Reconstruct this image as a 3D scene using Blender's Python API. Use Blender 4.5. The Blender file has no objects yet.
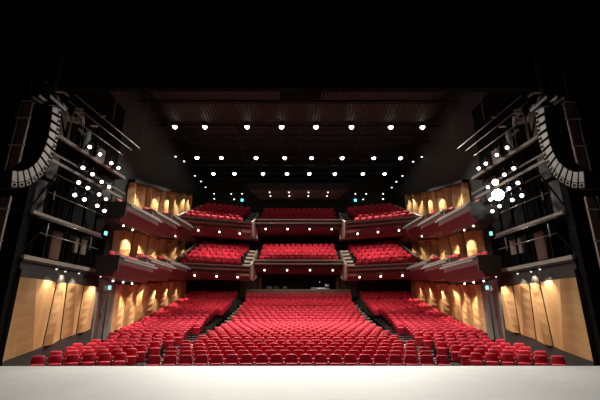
import bpy, bmesh, math, random
from mathutils import Vector, Matrix
random.seed(7)
R = math.radians
scene = bpy.context.scene
COL = scene.collection

# ------------------------------------------------------------------ camera, world, exposure
cd = bpy.data.cameras.new('camera')
cd.sensor_width = 36.0
cd.lens = 387.0 / 600.0 * 36.0
cd.clip_end = 200
cam = bpy.data.objects.new('camera', cd)
COL.objects.link(cam)
cam.location = (0, 0, 1.4)
cam.rotation_euler = (R(90 + 17.2), 0, -0.0034)
scene.camera = cam
w = bpy.data.worlds.new('world'); scene.world = w
w.use_nodes = True
w.node_tree.nodes['Background'].inputs[0].default_value = (0.6, 0.7, 1.0, 1)
w.node_tree.nodes['Background'].inputs[1].default_value = 0.004
vs = scene.view_settings
vs.view_transform = 'Standard'; vs.look = 'None'; vs.exposure = 0.0; vs.gamma = 1.0
vs.use_curve_mapping = False

# light strengths (watts)
P_HOUSE = 5400.0     # each ceiling lamp over the seats
P_STAGE = 150.0      # each added lamp lighting the stage
P_WALL = 340.0        # wall grazing downlights
P_SOFFIT = 150.0       # downlights in the balcony soffits
P_TOWER = 190.0       # downlights under the lighting towers
WARM = (1.0, 0.86, 0.68)
HOUSE = (1.0, 0.93, 0.82)
COOL = (0.93, 0.96, 1.0)

# ------------------------------------------------------------------ helpers
def link(o, parent=None):
    COL.objects.link(o)
    if parent is not None: o.parent = parent
    return o

def tag(o, label=None, cat=None, group=None, kind=None):
    if label: o['label'] = label
    if cat: o['category'] = cat
    if group: o['group'] = group
    if kind: o['kind'] = kind
    return o

def empty(name, loc=(0, 0, 0), rz=0.0, rot=None):
    o = bpy.data.objects.new(name, None)
    o.empty_display_size = 0.2
    o.location = loc
    o.rotation_euler = rot if rot else (0, 0, rz)
    return link(o)

class MB:
    """collects faces with a material index, then links them as ONE mesh object"""
    def __init__(s): s.v = []; s.f = []; s.mi = []; s.sm = []
    def poly(s, pts, m=0, smooth=False):
        b = len(s.v); s.v += [tuple(p) for p in pts]
        s.f.append(tuple(range(b, b + len(pts)))); s.mi.append(m); s.sm.append(smooth)
    def add(s, vs_, fs, m=0, smooth=False):
        b = len(s.v); s.v += [tuple(p) for p in vs_]
        for f in fs: s.f.append(tuple(b + i for i in f)); s.mi.append(m); s.sm.append(smooth)
    def hexa(s, p, m=0):
        # p: 8 points, 0-3 bottom loop, 4-7 top loop
        s.add(p, [(3, 2, 1, 0), (4, 5, 6, 7), (0, 1, 5, 4), (1, 2, 6, 5), (2, 3, 7, 6), (3, 0, 4, 7)], m)
    def box(s, c, d, m=0, mat=None):
        x, y, z = d[0] / 2, d[1] / 2, d[2] / 2
        p = [Vector(q) for q in [(-x, -y, -z), (x, -y, -z), (x, y, -z), (-x, y, -z), (-x, -y, z), (x, -y, z), (x, y, z), (-x, y, z)]]
        if mat is not None: p = [mat @ q for q in p]
        s.hexa([q + Vector(c) for q in p], m)
    def bar(s, a, b, wd, ht=None, m=0, up=(0, 0, 1)):
        a = Vector(a); b = Vector(b); ht = ht or wd
        d = (b - a).normalized(); u = Vector(up)
        if abs(d.dot(u)) > 0.98: u = Vector((1, 0, 0))
        r = d.cross(u).normalized(); u = r.cross(d).normalized()
        r *= wd / 2; u *= ht / 2
        s.hexa([a - r - u, a + r - u, b + r - u, b - r - u, a - r + u, a + r + u, b + r + u, b - r + u], m)
    def tube(s, pts, rad, n=8, m=0, caps=True):
        pts = [Vector(p) for p in pts]
        rads = rad if isinstance(rad, (list, tuple)) else [rad] * len(pts)
        b = len(s.v)
        for i, p in enumerate(pts):
            d = (pts[min(i + 1, len(pts) - 1)] - pts[max(i - 1, 0)]).normalized()
            u = Vector((0, 0, 1)) if abs(d.z) < 0.95 else Vector((0, 1, 0))
            r = d.cross(u).normalized(); u = r.cross(d)
            for k in range(n):
                a = 2 * math.pi * k / n
                s.v.append(tuple(p + rads[i] * (math.cos(a) * r + math.sin(a) * u)))
        for i in range(len(pts) - 1):
            for k in range(n):
                k2 = (k + 1) % n
                s.f.append((b + i * n + k, b + i * n + k2, b + (i + 1) * n + k2, b + (i + 1) * n + k)); s.mi.append(m); s.sm.append(True)
        if caps:
            s.f.append(tuple(b + k for k in range(n))[::-1]); s.mi.append(m); s.sm.append(False)
            e = b + (len(pts) - 1) * n
            s.f.append(tuple(e + k for k in range(n))); s.mi.append(m); s.sm.append(False)
    def sweep(s, sections, mats, close=True, caps=True, capm=0):
        """sections: lists of equal-length point loops; mats: material per loop edge"""
        n = len(sections[0]); b = len(s.v)
        for sec in sections: s.v += [tuple(p) for p in sec]
        for i in range(len(sections) - 1):
            for k in range(n if close else n - 1):
                k2 = (k + 1) % n
                s.f.append((b + i * n + k, b + i * n + k2, b + (i + 1) * n + k2, b + (i + 1) * n + k)); s.mi.append(mats[k]); s.sm.append(False)
        if caps and close:
            s.f.append(tuple(b + k for k in range(n))[::-1]); s.mi.append(capm); s.sm.append(False)
            e = b + (len(sections) - 1) * n
            s.f.append(tuple(e + k for k in range(n))); s.mi.append(capm); s.sm.append(False)
    def mesh(s, name, mats, recalc=True):
        me = bpy.data.meshes.new(name)
        me.from_pydata(s.v, [], s.f)
        for m in (mats if isinstance(mats, (list, tuple)) else [mats]): me.materials.append(m)
        for i, p in enumerate(me.polygons): p.material_index = s.mi[i]; p.use_smooth = s.sm[i]
        if recalc:
            bm = bmesh.new(); bm.from_mesh(me)
            bmesh.ops.recalc_face_normals(bm, faces=bm.faces)
            bm.to_mesh(me); bm.free()
        me.update()
        return me
    def build(s, name, mats, parent=None, recalc=True):
        return link(bpy.data.objects.new(name, s.mesh(name, mats, recalc)), parent)

def rounded_box(sx, sy, sz, r, seg=2, loc=(0, 0, 0), mat=None):
    bm = bmesh.new()
    bmesh.ops.create_cube(bm, size=1.0)
    bmesh.ops.scale(bm, vec=(sx, sy, sz), verts=bm.verts)
    if seg > 0: bmesh.ops.bevel(bm, geom=bm.edges[:] + bm.verts[:], offset=r, segments=seg, profile=0.6, affect='EDGES')
    M = Matrix.Translation(loc)
    if mat is not None: M = M @ mat
    bmesh.ops.transform(bm, matrix=M, verts=bm.verts)
    vs_ = [tuple(v.co) for v in bm.verts]
    for i, v in enumerate(bm.verts): v.index = i
    fs = [tuple(v.index for v in f.verts) for f in bm.faces]
    bm.free()
    return vs_, fs

# ------------------------------------------------------------------ materials
MATS = {}
def mat(name, col, rough=0.6, metal=0.0, noise=None, bump=0.0, spec=0.5, emit=None, estr=0.0, col2=None, stretch=(1, 1, 1), wave=None, sheen=0):
    m = bpy.data.materials.new(name); m.use_nodes = True
    nt = m.node_tree; N = nt.nodes; L = nt.links
    b = N['Principled BSDF']
    b.inputs['Base Color'].default_value = (*col, 1)
    b.inputs['Roughness'].default_value = rough
    b.inputs['Metallic'].default_value = metal
    b.inputs['Specular IOR Level'].default_value = spec
    if sheen:
        b.inputs['Sheen Weight'].default_value = sheen; b.inputs['Sheen Tint'].default_value = (1, 0.45, 0.5, 1); b.inputs['Sheen Roughness'].default_value = 0.4
    if emit:
        b.inputs['Emission Color'].default_value = (*emit, 1)
        b.inputs['Emission Strength'].default_value = estr
    if noise:
        tc = N.new('ShaderNodeTexCoord'); mp = N.new('ShaderNodeMapping'); mp.inputs['Scale'].default_value = stretch
        L.new(tc.outputs['Object'], mp.inputs[0])
        nz = N.new('ShaderNodeTexNoise'); nz.inputs['Scale'].default_value = noise; nz.inputs['Detail'].default_value = 6
        L.new(mp.outputs[0], nz.inputs['Vector'])
        fac = nz.outputs['Fac']
        if wave:
            wv = N.new('ShaderNodeTexWave'); wv.inputs['Scale'].default_value = wave; wv.inputs['Distortion'].default_value = 4.0; wv.inputs['Detail'].default_value = 3
            L.new(mp.outputs[0], wv.inputs['Vector'])
            mx = N.new('ShaderNodeMath'); mx.operation = 'MULTIPLY_ADD'; mx.inputs[1].default_value = 0.35
            L.new(wv.outputs['Fac'], mx.inputs[0]); ml = N.new('ShaderNodeMath'); ml.operation = 'MULTIPLY'; ml.inputs[1].default_value = 0.65
            L.new(nz.outputs['Fac'], ml.inputs[0]); L.new(ml.outputs[0], mx.inputs[2]); fac = mx.outputs[0]
        cr = N.new('ShaderNodeValToRGB')
        c2 = col2 or tuple(c * 0.7 for c in col)
        cr.color_ramp.elements[0].color = (*c2, 1); cr.color_ramp.elements[0].position = 0.3
        cr.color_ramp.elements[1].color = (*col, 1); cr.color_ramp.elements[1].position = 0.7
        L.new(fac, cr.inputs[0]); L.new(cr.outputs[0], b.inputs['Base Color'])
        if bump:
            bp = N.new('ShaderNodeBump'); bp.inputs['Strength'].default_value = bump; bp.inputs['Distance'].default_value = 0.02
            L.new(fac, bp.inputs['Height']); L.new(bp.outputs[0], b.inputs['Normal'])
    MATS[name] = m
    return m

mat('stage', (0.44, 0.46, 0.47), 0.55, noise=1.2, col2=(0.40, 0.42, 0.43))
mat('black', (0.0025, 0.0025, 0.003), 0.95, noise=3, spec=0.1)
mat('blackmetal', (0.010, 0.010, 0.011), 0.5, metal=0.3, noise=8)
mat('black_ceiling', (0.009, 0.008, 0.009), 0.8, noise=2)
mat('ceil_plank', (0.007, 0.004, 0.005), 0.6, noise=3, stretch=(8, 0.4, 1))
mat('red_fabric', (0.60, 0.006, 0.036), 0.75, noise=60, col2=(0.54, 0.006, 0.038), sheen=0.25)
mat('arm', (0.02, 0.008, 0.008), 0.5, noise=12)
mat('red_lacquer', (0.115, 0.009, 0.015), 0.6, noise=2, col2=(0.095, 0.008, 0.013))
mat('wood', (0.62, 0.38, 0.17), 0.5, noise=2.2, col2=(0.46, 0.26, 0.105), stretch=(1.2, 1.2, 0.35), wave=0.8)
mat('wood_dark', (0.20, 0.105, 0.05), 0.5, noise=3, stretch=(1, 1, 0.3))
mat('gap', (0.012, 0.009, 0.008), 0.8, noise=4)
mat('skirt', (0.045, 0.036, 0.03), 0.7, noise=4)
mat('carpet', (0.10, 0.085, 0.075), 0.9, noise=12)
mat('row_floor', (0.045, 0.03, 0.027), 0.8, noise=8)
mat('tread', (0.62, 0.56, 0.48), 0.8, noise=10)
mat('riser', (0.05, 0.045, 0.04), 0.8, noise=10)
mat('side_tread', (0.60, 0.47, 0.40), 0.8, noise=6)
mat('rail', (0.31, 0.29, 0.26), 0.5, noise=5)
mat('rail_dark', (0.06, 0.057, 0.053), 0.5, noise=5)
mat('beige', (0.38, 0.31, 0.26), 0.6, noise=4)
mat('upper_wall', (0.030, 0.040, 0.040), 0.85, noise=1.5)
mat('array_black', (0.004, 0.004, 0.004), 0.95, spec=0.1)
mat('plaster_grey', (0.15, 0.145, 0.135), 0.85, noise=1.5)
mat('door_grey', (0.10, 0.12, 0.11), 0.6, noise=3)
mat('door_leaf', (0.08, 0.055, 0.045), 0.5, noise=3)
mat('backwall', (0.028, 0.030, 0.033), 0.85, noise=2)
mat('ledge', (0.27, 0.24, 0.21), 0.6, noise=5)
mat('pipe', (0.24, 0.23, 0.21), 0.4, metal=0.6, noise=6)
mat('grille', (0.13, 0.12, 0.105), 0.5, metal=0.2, noise=40)
mat('cab', (0.016, 0.016, 0.016), 0.6, noise=20)
mat('brown_panel', (0.13, 0.055, 0.035), 0.6, noise=3)
mat('pinkboard', (0.42, 0.25, 0.22), 0.7, noise=2)
mat('deskwhite', (0.55, 0.55, 0.58), 0.5, noise=10)
mat('glass_dark', (0.01, 0.012, 0.016), 0.15, noise=5)
mat('emit_house', (1, 1, 1), emit=(1.0, 0.90, 0.72), estr=14)
mat('emit_small', (1, 1, 1), emit=(1.0, 0.92, 0.80), estr=5)
mat('emit_dim', (1, 1, 1), emit=(1.0, 0.9, 0.75), estr=1.2)
mat('emit_spot', (1, 1, 1), emit=(1.0, 0.97, 0.95), estr=6)
mat('emit_hot', (1, 1, 1), emit=(0.95, 0.98, 1.0), estr=22)
mat('emit_amber', (1, 1, 1), emit=(1.0, 0.72, 0.40), estr=25)
mat('emit_pink', (1, 1, 1), emit=(1.0, 0.70, 0.60), estr=3.5)
mat('emit_exit', (0.5, 0.9, 0.8), emit=(0.25, 0.9, 0.80), estr=1.3)
mat('emit_teal', (0.2, 0.9, 1), emit=(0.10, 0.75, 0.95), estr=3)
M = MATS

def spot(loc, target, power, size, blend=0.6, color=HOUSE, radius=0.08, parent=None, name='lamp'):
    l = bpy.data.lights.new(name, 'SPOT')
    l.energy = power; l.spot_size = R(size); l.spot_blend = blend; l.color = color; l.shadow_soft_size = radius
    o = bpy.data.objects.new(name, l); link(o)
    d = Vector(target) - Vector(loc)
    o.location = loc; o.rotation_euler = d.to_track_quat('-Z', 'Y').to_euler()
    if parent is not None:
        o.parent = parent; o.matrix_parent_inverse = parent.matrix_basis.inverted()
    return o

SIDE = {-1: 'left', 1: 'right'}
ORD = ['first', 'second', 'third', 'fourth', 'fifth', 'sixth', 'seventh', 'eighth', 'ninth', 'tenth', 'eleventh', 'twelfth',
       'thirteenth', 'fourteenth', 'fifteenth', 'sixteenth', 'seventeenth', 'eighteenth', 'nineteenth', 'twentieth', 'twenty-first', 'twenty-second']

# ------------------------------------------------------------------ geometry of the house
def lerp(a, b, t): return a + (b - a) * t
def piece(x, pts):
    if x <= pts[0][0]: return pts[0][1]
    for (a, za), (b, zb) in zip(pts, pts[1:]):
        if x <= b: return lerp(za, zb, (x - a) / (b - a))
    return pts[-1][1]
SEAT_H = 0.92
# rows of the stalls: centre block rows by depth Y, side blocks by radius
CROWS = [14.7 + 0.94 * k for k in range(15)] + [29.2 + 0.93 * k for k in range(10)] + [39.3]
SROWS = [17.5 + 0.94 * k for k in range(12)] + [28.9 + 0.94 * k for k in range(10)] + [38.9, 39.8, 40.7]
CZ = [(14.7, 0.23), (27.9, 1.30), (29.2, 1.44), (37.6, 3.32), (39.3, 3.93)]
SZ = [(17.5, 0.17), (20, 0.40), (22, 0.62), (24, 0.90), (27.9, 1.30), (28.9, 1.42), (37.4, 3.25), (38.9, 3.74), (40.7, 4.16)]
def gC(r): return lambda x: r - x * x / 56.0
def gS(r): return lambda x: math.sqrt(max(r * r - x * x, 1.0))
def wallx(y):   # half width of the room at depth y
    return piece(y, [(14.5, 10.32), (19.2, 9.80), (22.3, 10.38), (28, 11.1), (43, 11.2)])

# ---- stage
mb = MB()
mb.box((0, 4.14, -0.06), (44, 18.28, 0.12), 0)
tag(mb.build('floor_stage', M['stage']), kind='structure')
mb = MB(); mb.box((0, 13.22, -0.62), (44, 0.1, 1.0), 0)
tag(mb.build('wall_stage_front', M['black']), kind='structure')

# ---- stalls floor as terraces
def terrace(mb, rows, gfun, zfun, xs, mt, mr, front, yend=None, base_z=None):
    edges = [r - front for r in rows] + [rows[-1] + 1.0]
    xs_in = xs
    for k, r in enumerate(rows):
        xs = xs_in(r) if callable(xs_in) else xs_in
        z = zfun(r) - SEAT_H
        zn = (zfun(rows[k - 1]) - SEAT_H) if k else (base_z if base_z is not None else z - 0.1)
        g0, g1 = gfun(edges[k]), gfun(edges[k + 1])
        for a, b in zip(xs, xs[1:]):
            mb.poly([(a, g0(a), z), (b, g0(b), z), (b, g1(b), z), (a, g1(a), z)], mt)
            mb.poly([(a, g0(a), zn), (b, g0(b), zn), (b, g0(b), z), (a, g0(a), z)], mr)
mb = MB()
xs = [-4.96 + 9.92 * i / 12 for i in range(13)]
terrace(mb, CROWS, gC, lambda r: piece(r, CZ), xs, 0, 1, 0.80)
for s in (-1, 1):
    xs = lambda r, s=s: [s * (lerp(piece(r, [(31, 6.2), (40.5, 5.68)]), 10.8, i / 8)) for i in range(9)]
    terrace(mb, SROWS, gS, lambda r: piece(r, SZ), xs, 0, 1, 0.80)
    # side aisle by the wall, pale carpeted steps
    xs = [s * 10.8, s * 11.4]
    terrace(mb, SROWS, gS, lambda r: piece(r, SZ), xs, 0, 1, 0.80)
mb.poly([(-14, 13.2, -0.78), (14, 13.2, -0.78), (14, 19, -0.78), (-14, 19, -0.78)], 3)
mb.poly([(-12, 38, 1.0), (12, 38, 1.0), (12, 44, 1.0), (-12, 44, 1.0)], 0)
mb.box((0, 41.8, 3.04 - 0.25), (22.4, 2.9, 0.5), 0)
tag(mb.build('floor', [M['row_floor'], M['riser'], M['tread'], M['side_tread']], recalc=False), kind='structure')
for s in (-1, 1):
    mb = MB()
    for i in range(9):
        y0 = 14.0 + i * 0.5; z = piece(math.hypot(9.9, y0), SZ) - SEAT_H + 0.03
        xi0, xi1 = 9.72, 9.72 - 0.30 * (i > 4)
        mb.hexa([(s * xi0, y0, z - .4), (s * (wallx(y0) - .1), y0, z - .4), (s * (wallx(y0 + .5) - .1), y0 + .5, z - .4), (s * xi0, y0 + .5, z - .4),
                 (s * xi0, y0, z), (s * (wallx(y0) - .1), y0, z), (s * (wallx(y0 + .5) - .1), y0 + .5, z), (s * xi0, y0 + .5, z)], 0)
    tag(mb.build('floor_side_steps', [M['side_tread']]), kind='structure')
# aisle steps between the blocks
for s in (-1, 1):
    mb = MB()
    ys = []
    y = 15.2
    while y < 40.2: ys.append(y); y += 0.47
    for i, y in enumerate(ys):
        z = piece(y, CZ) - SEAT_H - 0.02; zp = piece(y - 0.47, CZ) - SEAT_H - 0.08
        a, b = s * 4.93, s * piece(y, [(30, 6.22), (39.5, 5.68)])
        y1 = y + 0.48
        mb.hexa([(a, y, zp - 0.5), (b, y, zp - 0.5), (b, y1, zp - 0.5), (a, y1, zp - 0.5), (a, y, z), (b, y, z), (b, y1, z), (a, y1, z)], 1)
        if i % 2 == 0: mb.hexa([(a, y - 0.015, z - 0.12), (b, y - 0.015, z - 0.12), (b, y + 0.3, z - 0.12), (a, y + 0.3, z - 0.12), (a, y - 0.015, z + 0.006), (b, y - 0.015, z + 0.006), (b, y + 0.3, z + 0.006), (a, y + 0.3, z + 0.006)], 0)
    tag(mb.build('floor_aisle', [M['tread'], M['riser']], recalc=False), kind='structure')

# ---- folded timber panelling on the side walls
def wall_uv(path):
    seg = []; tot = 0
    for a, b in zip(path, path[1:]):
        l = math.hypot(b[0] - a[0], b[1] - a[1]); seg.append((tot, l, a, b)); tot += l
    def f(t, off=0.0):
        for s0, l, a, b in seg:
            if t <= s0 + l + 1e-6 or (s0, l, a, b) == seg[-1]:
                u = (t - s0) / l
                x, y = a[0] + (b[0] - a[0]) * u, a[1] + (b[1] - a[1]) * u
                nx, ny = (b[1] - a[1]) / l, -(b[0] - a[0]) / l
                return (x + nx * off, y + ny * off)
    return f, tot
def panelling(s, parent, path, zlo, zhi, widths, name, fold=0.30, leans=None, matn='wood', rnd=0.0):
    """each panel is a folded sheet: two crossing creases make it lean in and out of the wall"""
    f, tot = wall_uv([(abs(x), y) for x, y in path])
    t = 0.0; k = 0
    sc = tot / sum(widths)
    for wd in widths:
        wd *= sc
        ln = leans[k % len(leans)] if leans else 0.0
        a0, b0 = t + 0.03, t + wd - 0.03
        ln2 = leans[(k + 1) % len(leans)] if leans else 0.0
        a1, b1 = min(max(a0 + ln, 0), tot), min(max(b0 + ln2, 0), tot)
        z0 = lambda u: zlo(f(u)[1]); z1 = lambda u: zhi(f(u)[1])
        def P(u, off, top):
            x, y = f(u, -off)
            return (s * x, y, z1(u) if top else z0(u))
        flip = k % 2
        c0 = lerp(a0, b0, 0.22 if flip else 0.70); c1 = lerp(a1, b1, 0.75 if flip else 0.30)
        mb = MB()
        n = 6
        # columns: outer edge, crease, outer edge, as bilinear strips
        def strip(ua0, ua1, oa0, oa1, ub0, ub1, ob0, ob1):
            for i in range(n):
                h0, h1 = i / n, (i + 1) / n
                q = []
                for (uu0, uu1, oo0, oo1, h) in ((ua0, ua1, oa0, oa1, h0), (ub0, ub1, ob0, ob1, h0), (ub0, ub1, ob0, ob1, h1), (ua0, ua1, oa0, oa1, h1)):
                    u = lerp(uu0, uu1, h); o = lerp(oo0, oo1, h)
                    x, y = f(u, -o)
                    q.append((s * x, y, lerp(z0(u), z1(u), h)))
                mb.poly(q, 0)
        strip(a0, a1, 0.04, 0.04, c0, c1, 0.04 + fold * (1.0 if flip else 0.35), 0.04 + fold * (0.35 if flip else 1.0))
        strip(c0, c1, 0.04 + fold * (1.0 if flip else 0.35), 0.04 + fold * (0.35 if flip else 1.0), b0, b1, 0.04, 0.04)
        # closing edges back to the wall
        for e0, e1 in ((a0, a1), (b0, b1)):
            mb.poly([P(e0, 0.04, 0), P(e0, -0.02, 0), P(e1, -0.02, 1), P(e1, 0.04, 1)], 1)
        # top and bottom lips
        for top, q0, qc, q1, fo in ((0, a0, c0, b0, 1.0 if flip else 0.35), (1, a1, c1, b1, 0.35 if flip else 1.0)):
            mb.poly([P(q0, 0.04, top), P(qc, 0.04 + fold * fo, top), P(q1, 0.04, top), P(q1, -0.02, top), P(q0, -0.02, top)], 1)
        mb.build('timber_panel', [M[matn], M['gap']], parent)
        t += wd; k += 1

def walls(s):
    root = MB()
    path = [(10.32, 14.5), (9.80, 19.2), (10.38, 22.3), (11.1, 28), (11.2, 42.9)]
    # backing wall, floor to ceiling, built as thick slabs behind the panelling
    for (a, b) in zip(path, path[1:]):
        upper = 0
        root.hexa([(s * (a[0] + 0.03), a[1], -1.2), (s * (b[0] + 0.03), b[1], -1.2), (s * (b[0] + 0.5), b[1], -1.2), (s * (a[0] + 0.5), a[1], -1.2),
                   (s * (a[0] + 0.03), a[1], 3.6), (s * (b[0] + 0.03), b[1], 3.6), (s * (b[0] + 0.5), b[1], 3.6), (s * (a[0] + 0.5), a[1], 3.6)], 0)
    for (a, b) in zip([(11.23, 19.6), (11.23, 30)], [(11.23, 30), (11.23, 42.9)]):
        root.hexa([(s * a[0], a[1], 3.3), (s * b[0], b[1], 3.3), (s * (b[0] + .5), b[1], 3.3), (s * (a[0] + .5), a[1], 3.3),
                   (s * a[0], a[1], 17), (s * b[0], b[1], 17), (s * (b[0] + .5), b[1], 17), (s * (a[0] + .5), a[1], 17)], 1)
    wall = root.build('wall_' + SIDE[s], [M['gap'], M['upper_wall']])
    tag(wall, kind='structure')
    # stalls level, near part beside the stage
    base = lambda y: piece(y, [(14.5, 0.0), (18.8, 0.95), (19.2, 1.0)])
    panelling(s, wall, [(10.32, 14.5), (9.80, 19.2)], base, lambda y: 2.90, [1.80, 0.92, 0.97, 1.0], 'a', fold=0.20, leans=[0, 0.14, -0.16, 0.0, 0])
    # beyond the door
    zt = lambda y: piece(y, [(22.3, 3.30), (29.7, 4.02), (37.1, 4.9), (43, 5.3)])
    zb = lambda y: piece(y, [(22.3, 0.55), (28, 1.4), (40, 3.6)])
    panelling(s, wall, [(10.38, 22.3), (11.1, 28)], zb, zt, [0.8, 1.2, 0.9, 1.3, 1.0], 'b', fold=0.30, leans=[0, -0.25, 0.2, -0.2, 0])
    panelling(s, wall, [(11.1, 28), (11.2, 39.2)], zb, zt, [1.2, 1.5, 1.2, 1.6, 1.3, 1.6, 1.2, 1.6], 'c', fold=0.38, leans=[0, -0.3, 0.2, -0.3, 0.25])
    # lower balcony level
    zb = lambda y: piece(y, [(22, 4.1), (29, 4.6), (36, 6.6), (40, 7.4)])
    zt = lambda y: piece(y, [(22.7, 6.9), (30.8, 7.6), (34.5, 8.3), (40, 9.0)])
    panelling(s, wall, [(11.2, 22.9), (11.2, 39.0)], zb, zt, [1.1, 1.4, 0.9, 1.5, 1.1, 1.6, 1.2, 1.5, 1.0, 1.4, 1.2, 1.6], 'd', fold=0.42, leans=[0, -0.3, 0.2, -0.25, 0.3])
    # upper balcony level
    zb = lambda y: piece(y, [(22, 6.9), (29, 8.2), (36, 10.4), (40, 11.2)])
    zt = lambda y: piece(y, [(24.2, 10.08), (30.3, 11.5), (38, 13.8), (42, 14.9)])
    panelling(s, wall, [(11.2, 24.0), (11.2, 39.0)], zb, zt, [1.5, 1.2, 1.3, 1.1, 1.2, 1.2, 1.4, 1.1, 1.3, 1.1, 1.4], 'e', fold=0.26, leans=[0, -0.35, 0.0, -0.3, 0.3])
    # dark trim along the head of the upper panelling
    mb = MB()
    pts = [(24.0, 10.05), (30.3, 11.5), (38, 13.8), (42.4, 15.1)]
    for a, b in zip(pts, pts[1:]):
        mb.hexa([(s * 10.75, a[0], a[1]), (s * 10.75, b[0], b[1]), (s * 11.3, b[0], b[1]), (s * 11.3, a[0], a[1]),
                 (s * 10.75, a[0], a[1] + .22), (s * 10.75, b[0], b[1] + .22), (s * 11.3, b[0], b[1] + .22), (s * 11.3, a[0], a[1] + .22)], 0)
    tag(mb.build('trim_' + SIDE[s], M['gap']), kind='structure')
    # dark skirting below the near panels
    mb = MB()
    mb.hexa([(s * 10.24, 14.5, -1.0), (s * 9.72, 19.2, -1.0), (s * 9.9, 19.2, -1.0), (s * 10.42, 14.5, -1.0),
             (s * 10.24, 14.5, -0.01), (s * 9.72, 19.2, 0.98), (s * 9.9, 19.2, 0.98), (s * 10.42, 14.5, -0.01)], 0)
    tag(mb.build('baseboard_' + SIDE[s], M['skirt']), kind='structure')
    # grey door bay
    mb = MB()
    def W(t, off, z):
        x = lerp(9.80, 10.38, t); y = lerp(19.2, 22.3, t)
        return (s * (x - off), y, z)
    for t0, t1, za, zb2 in ((0.0, 0.10, 0.4, 3.35), (0.60, 1.0, 0.4, 3.35), (0.10, 0.60, 2.78, 3.35)):
        mb.hexa([W(t0, 0.10, za), W(t1, 0.10, za), W(t1, -0.1, za), W(t0, -0.1, za), W(t0, 0.10, zb2), W(t1, 0.10, zb2), W(t1, -0.1, zb2), W(t0, -0.1, zb2)], 0)
    tag(mb.build('wall_' + SIDE[s] + '_door_bay', M['plaster_grey']), kind='structure')
    mb = MB()
    for t0, t1 in ((0.10, 0.34), (0.36, 0.60)):
        mb.hexa([W(t0, 0.04, .45), W(t1, 0.04, .45), W(t1, -0.02, .45), W(t0, -0.02, .45), W(t0, 0.04, 2.78), W(t1, 0.04, 2.78), W(t1, -0.02, 2.78), W(t0, -0.02, 2.78)], 0 if t0 < .2 else 1)
    d = mb.build('door_%d' % (1 if s < 0 else 2), [M['door_leaf'], M['door_grey']])
    tag(d, kind='structure')
    mb = MB(); a = Vector(W(0.33, 0.10, 1.5)); mb.tube([a, a + Vector((0, 0, 0.35))], 0.02); mb.build('door_handle', M['pipe'], d)
for s in (-1, 1): walls(s)

# ---- back wall and booth opening
mb = MB()
YB = 42.5
def bw(x0, x1, z0, z1, m=0): mb.box(((x0 + x1) / 2, YB + 0.2, (z0 + z1) / 2), (x1 - x0, 0.4, z1 - z0), m)
bw(-11.3, -4.1, 0.5, 17); bw(4.1, 11.3, 0.5, 17); bw(-4.1, 4.1, 6.2, 17); bw(-4.1, 4.1, 0.5, 4.35)
mb.box((0, YB + 3.2, 5.2), (9.6, 0.2, 3), 0)
mb.box((0, YB + 1.7, 6.4), (9.6, 3, 0.2), 0); mb.box((0, YB + 1.7, 3.9), (9.6, 3, 0.2), 0)
tag(mb.build('wall_back', [M['backwall']]), kind='structure')
for k, x in enumerate((-4.15, 4.15)):
    mb = MB(); mb.box((x, YB - 0.06, 5.2), (0.34, 0.2, 1.9), 0)
    tag(mb.build('trim_%d' % (k + 1), M['wood_dark']), kind='structure')
for s in (-1, 1):    # grey wall panels beside the booth
    mb = MB()
    for i in range(3): mb.box((s * (4.75 + i * 0.62), YB - 0.05, 5.0), (0.55, 0.1, 2.5), 0)
    tag(mb.build('wall_back_' + SIDE[s], M['plaster_grey']), kind='structure')
mb = MB()
mb.box((0, 40.5, 3.55), (10.7, 0.12, 1.5), 0); mb.box((0, 40.5, 4.33), (10.8, 0.22, 0.07), 1)
tag(mb.build('wall_booth', [M['wood_dark'], M['rail']]), kind='structure')

# ---- ceiling: main slab, beams and boards
mb = MB()
mb.box((0, 30.0, 17.3), (23.5, 27, 0.3), 0)
ceil_ = mb.build('ceiling', M['black_ceiling']); tag(ceil_, kind='structure')
mb = MB()
for y0, y1 in ((20.0, 22.9), (23.4, 25.9)):
    x = -9.6
    while x < 9.6:
        if not (y0 < 21 and abs(x) < 1.3): mb.box((x + 0.11, (y0 + y1) / 2, 15.6), (0.19, y1 - y0, 0.08), 0)
        x += 0.24
tag(mb.build('ceiling_boards', M['ceil_plank'], ceil_))
mb = MB()
for y in (23.15, 26.6, 29.3, 32.6, 34.4, 36.5, 38.3):
    mb.box((0, y, 15.55), (21.6, 0.12, 0.10), 0); mb.box((0, y, 16.1), (21.6, 0.10, 0.08), 0)
    x = -10.6
    while x < 10.6:
        mb.bar((x, y, 15.6), (x + 0.6, y, 16.1), 0.04); mb.bar((x + 0.6, y, 16.1), (x + 1.2, y, 15.6), 0.04); x += 1.2
for x in (-9.5, -5.2, 5.2, 9.5, 0):
    mb.box((x, 30, 16.2), (0.14, 20, 0.14), 0)
tag(mb.build('ceiling_beams', M['blackmetal'], ceil_))
# lit board over the rear rows of the upper balcony
mb = MB()
mb.hexa([(-5.3, 38.8, 14.62), (5.3, 38.8, 14.62), (4.6, 42.4, 14.62), (-4.6, 42.4, 14.62), (-5.3, 38.8, 14.8), (5.3, 38.8, 14.8), (4.6, 42.4, 14.8), (-4.6, 42.4, 14.8)], 0)
mb.box((0, 38.7, 14.9), (10.8, 0.12, 0.7), 1)
for x in (-4, 0, 4): mb.bar((x, 40.5, 14.8), (x, 40.5, 17.2), 0.08, m=1)
tag(mb.build('ceiling_rear', [M['pinkboard'], M['black_ceiling']]), kind='structure')

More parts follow.
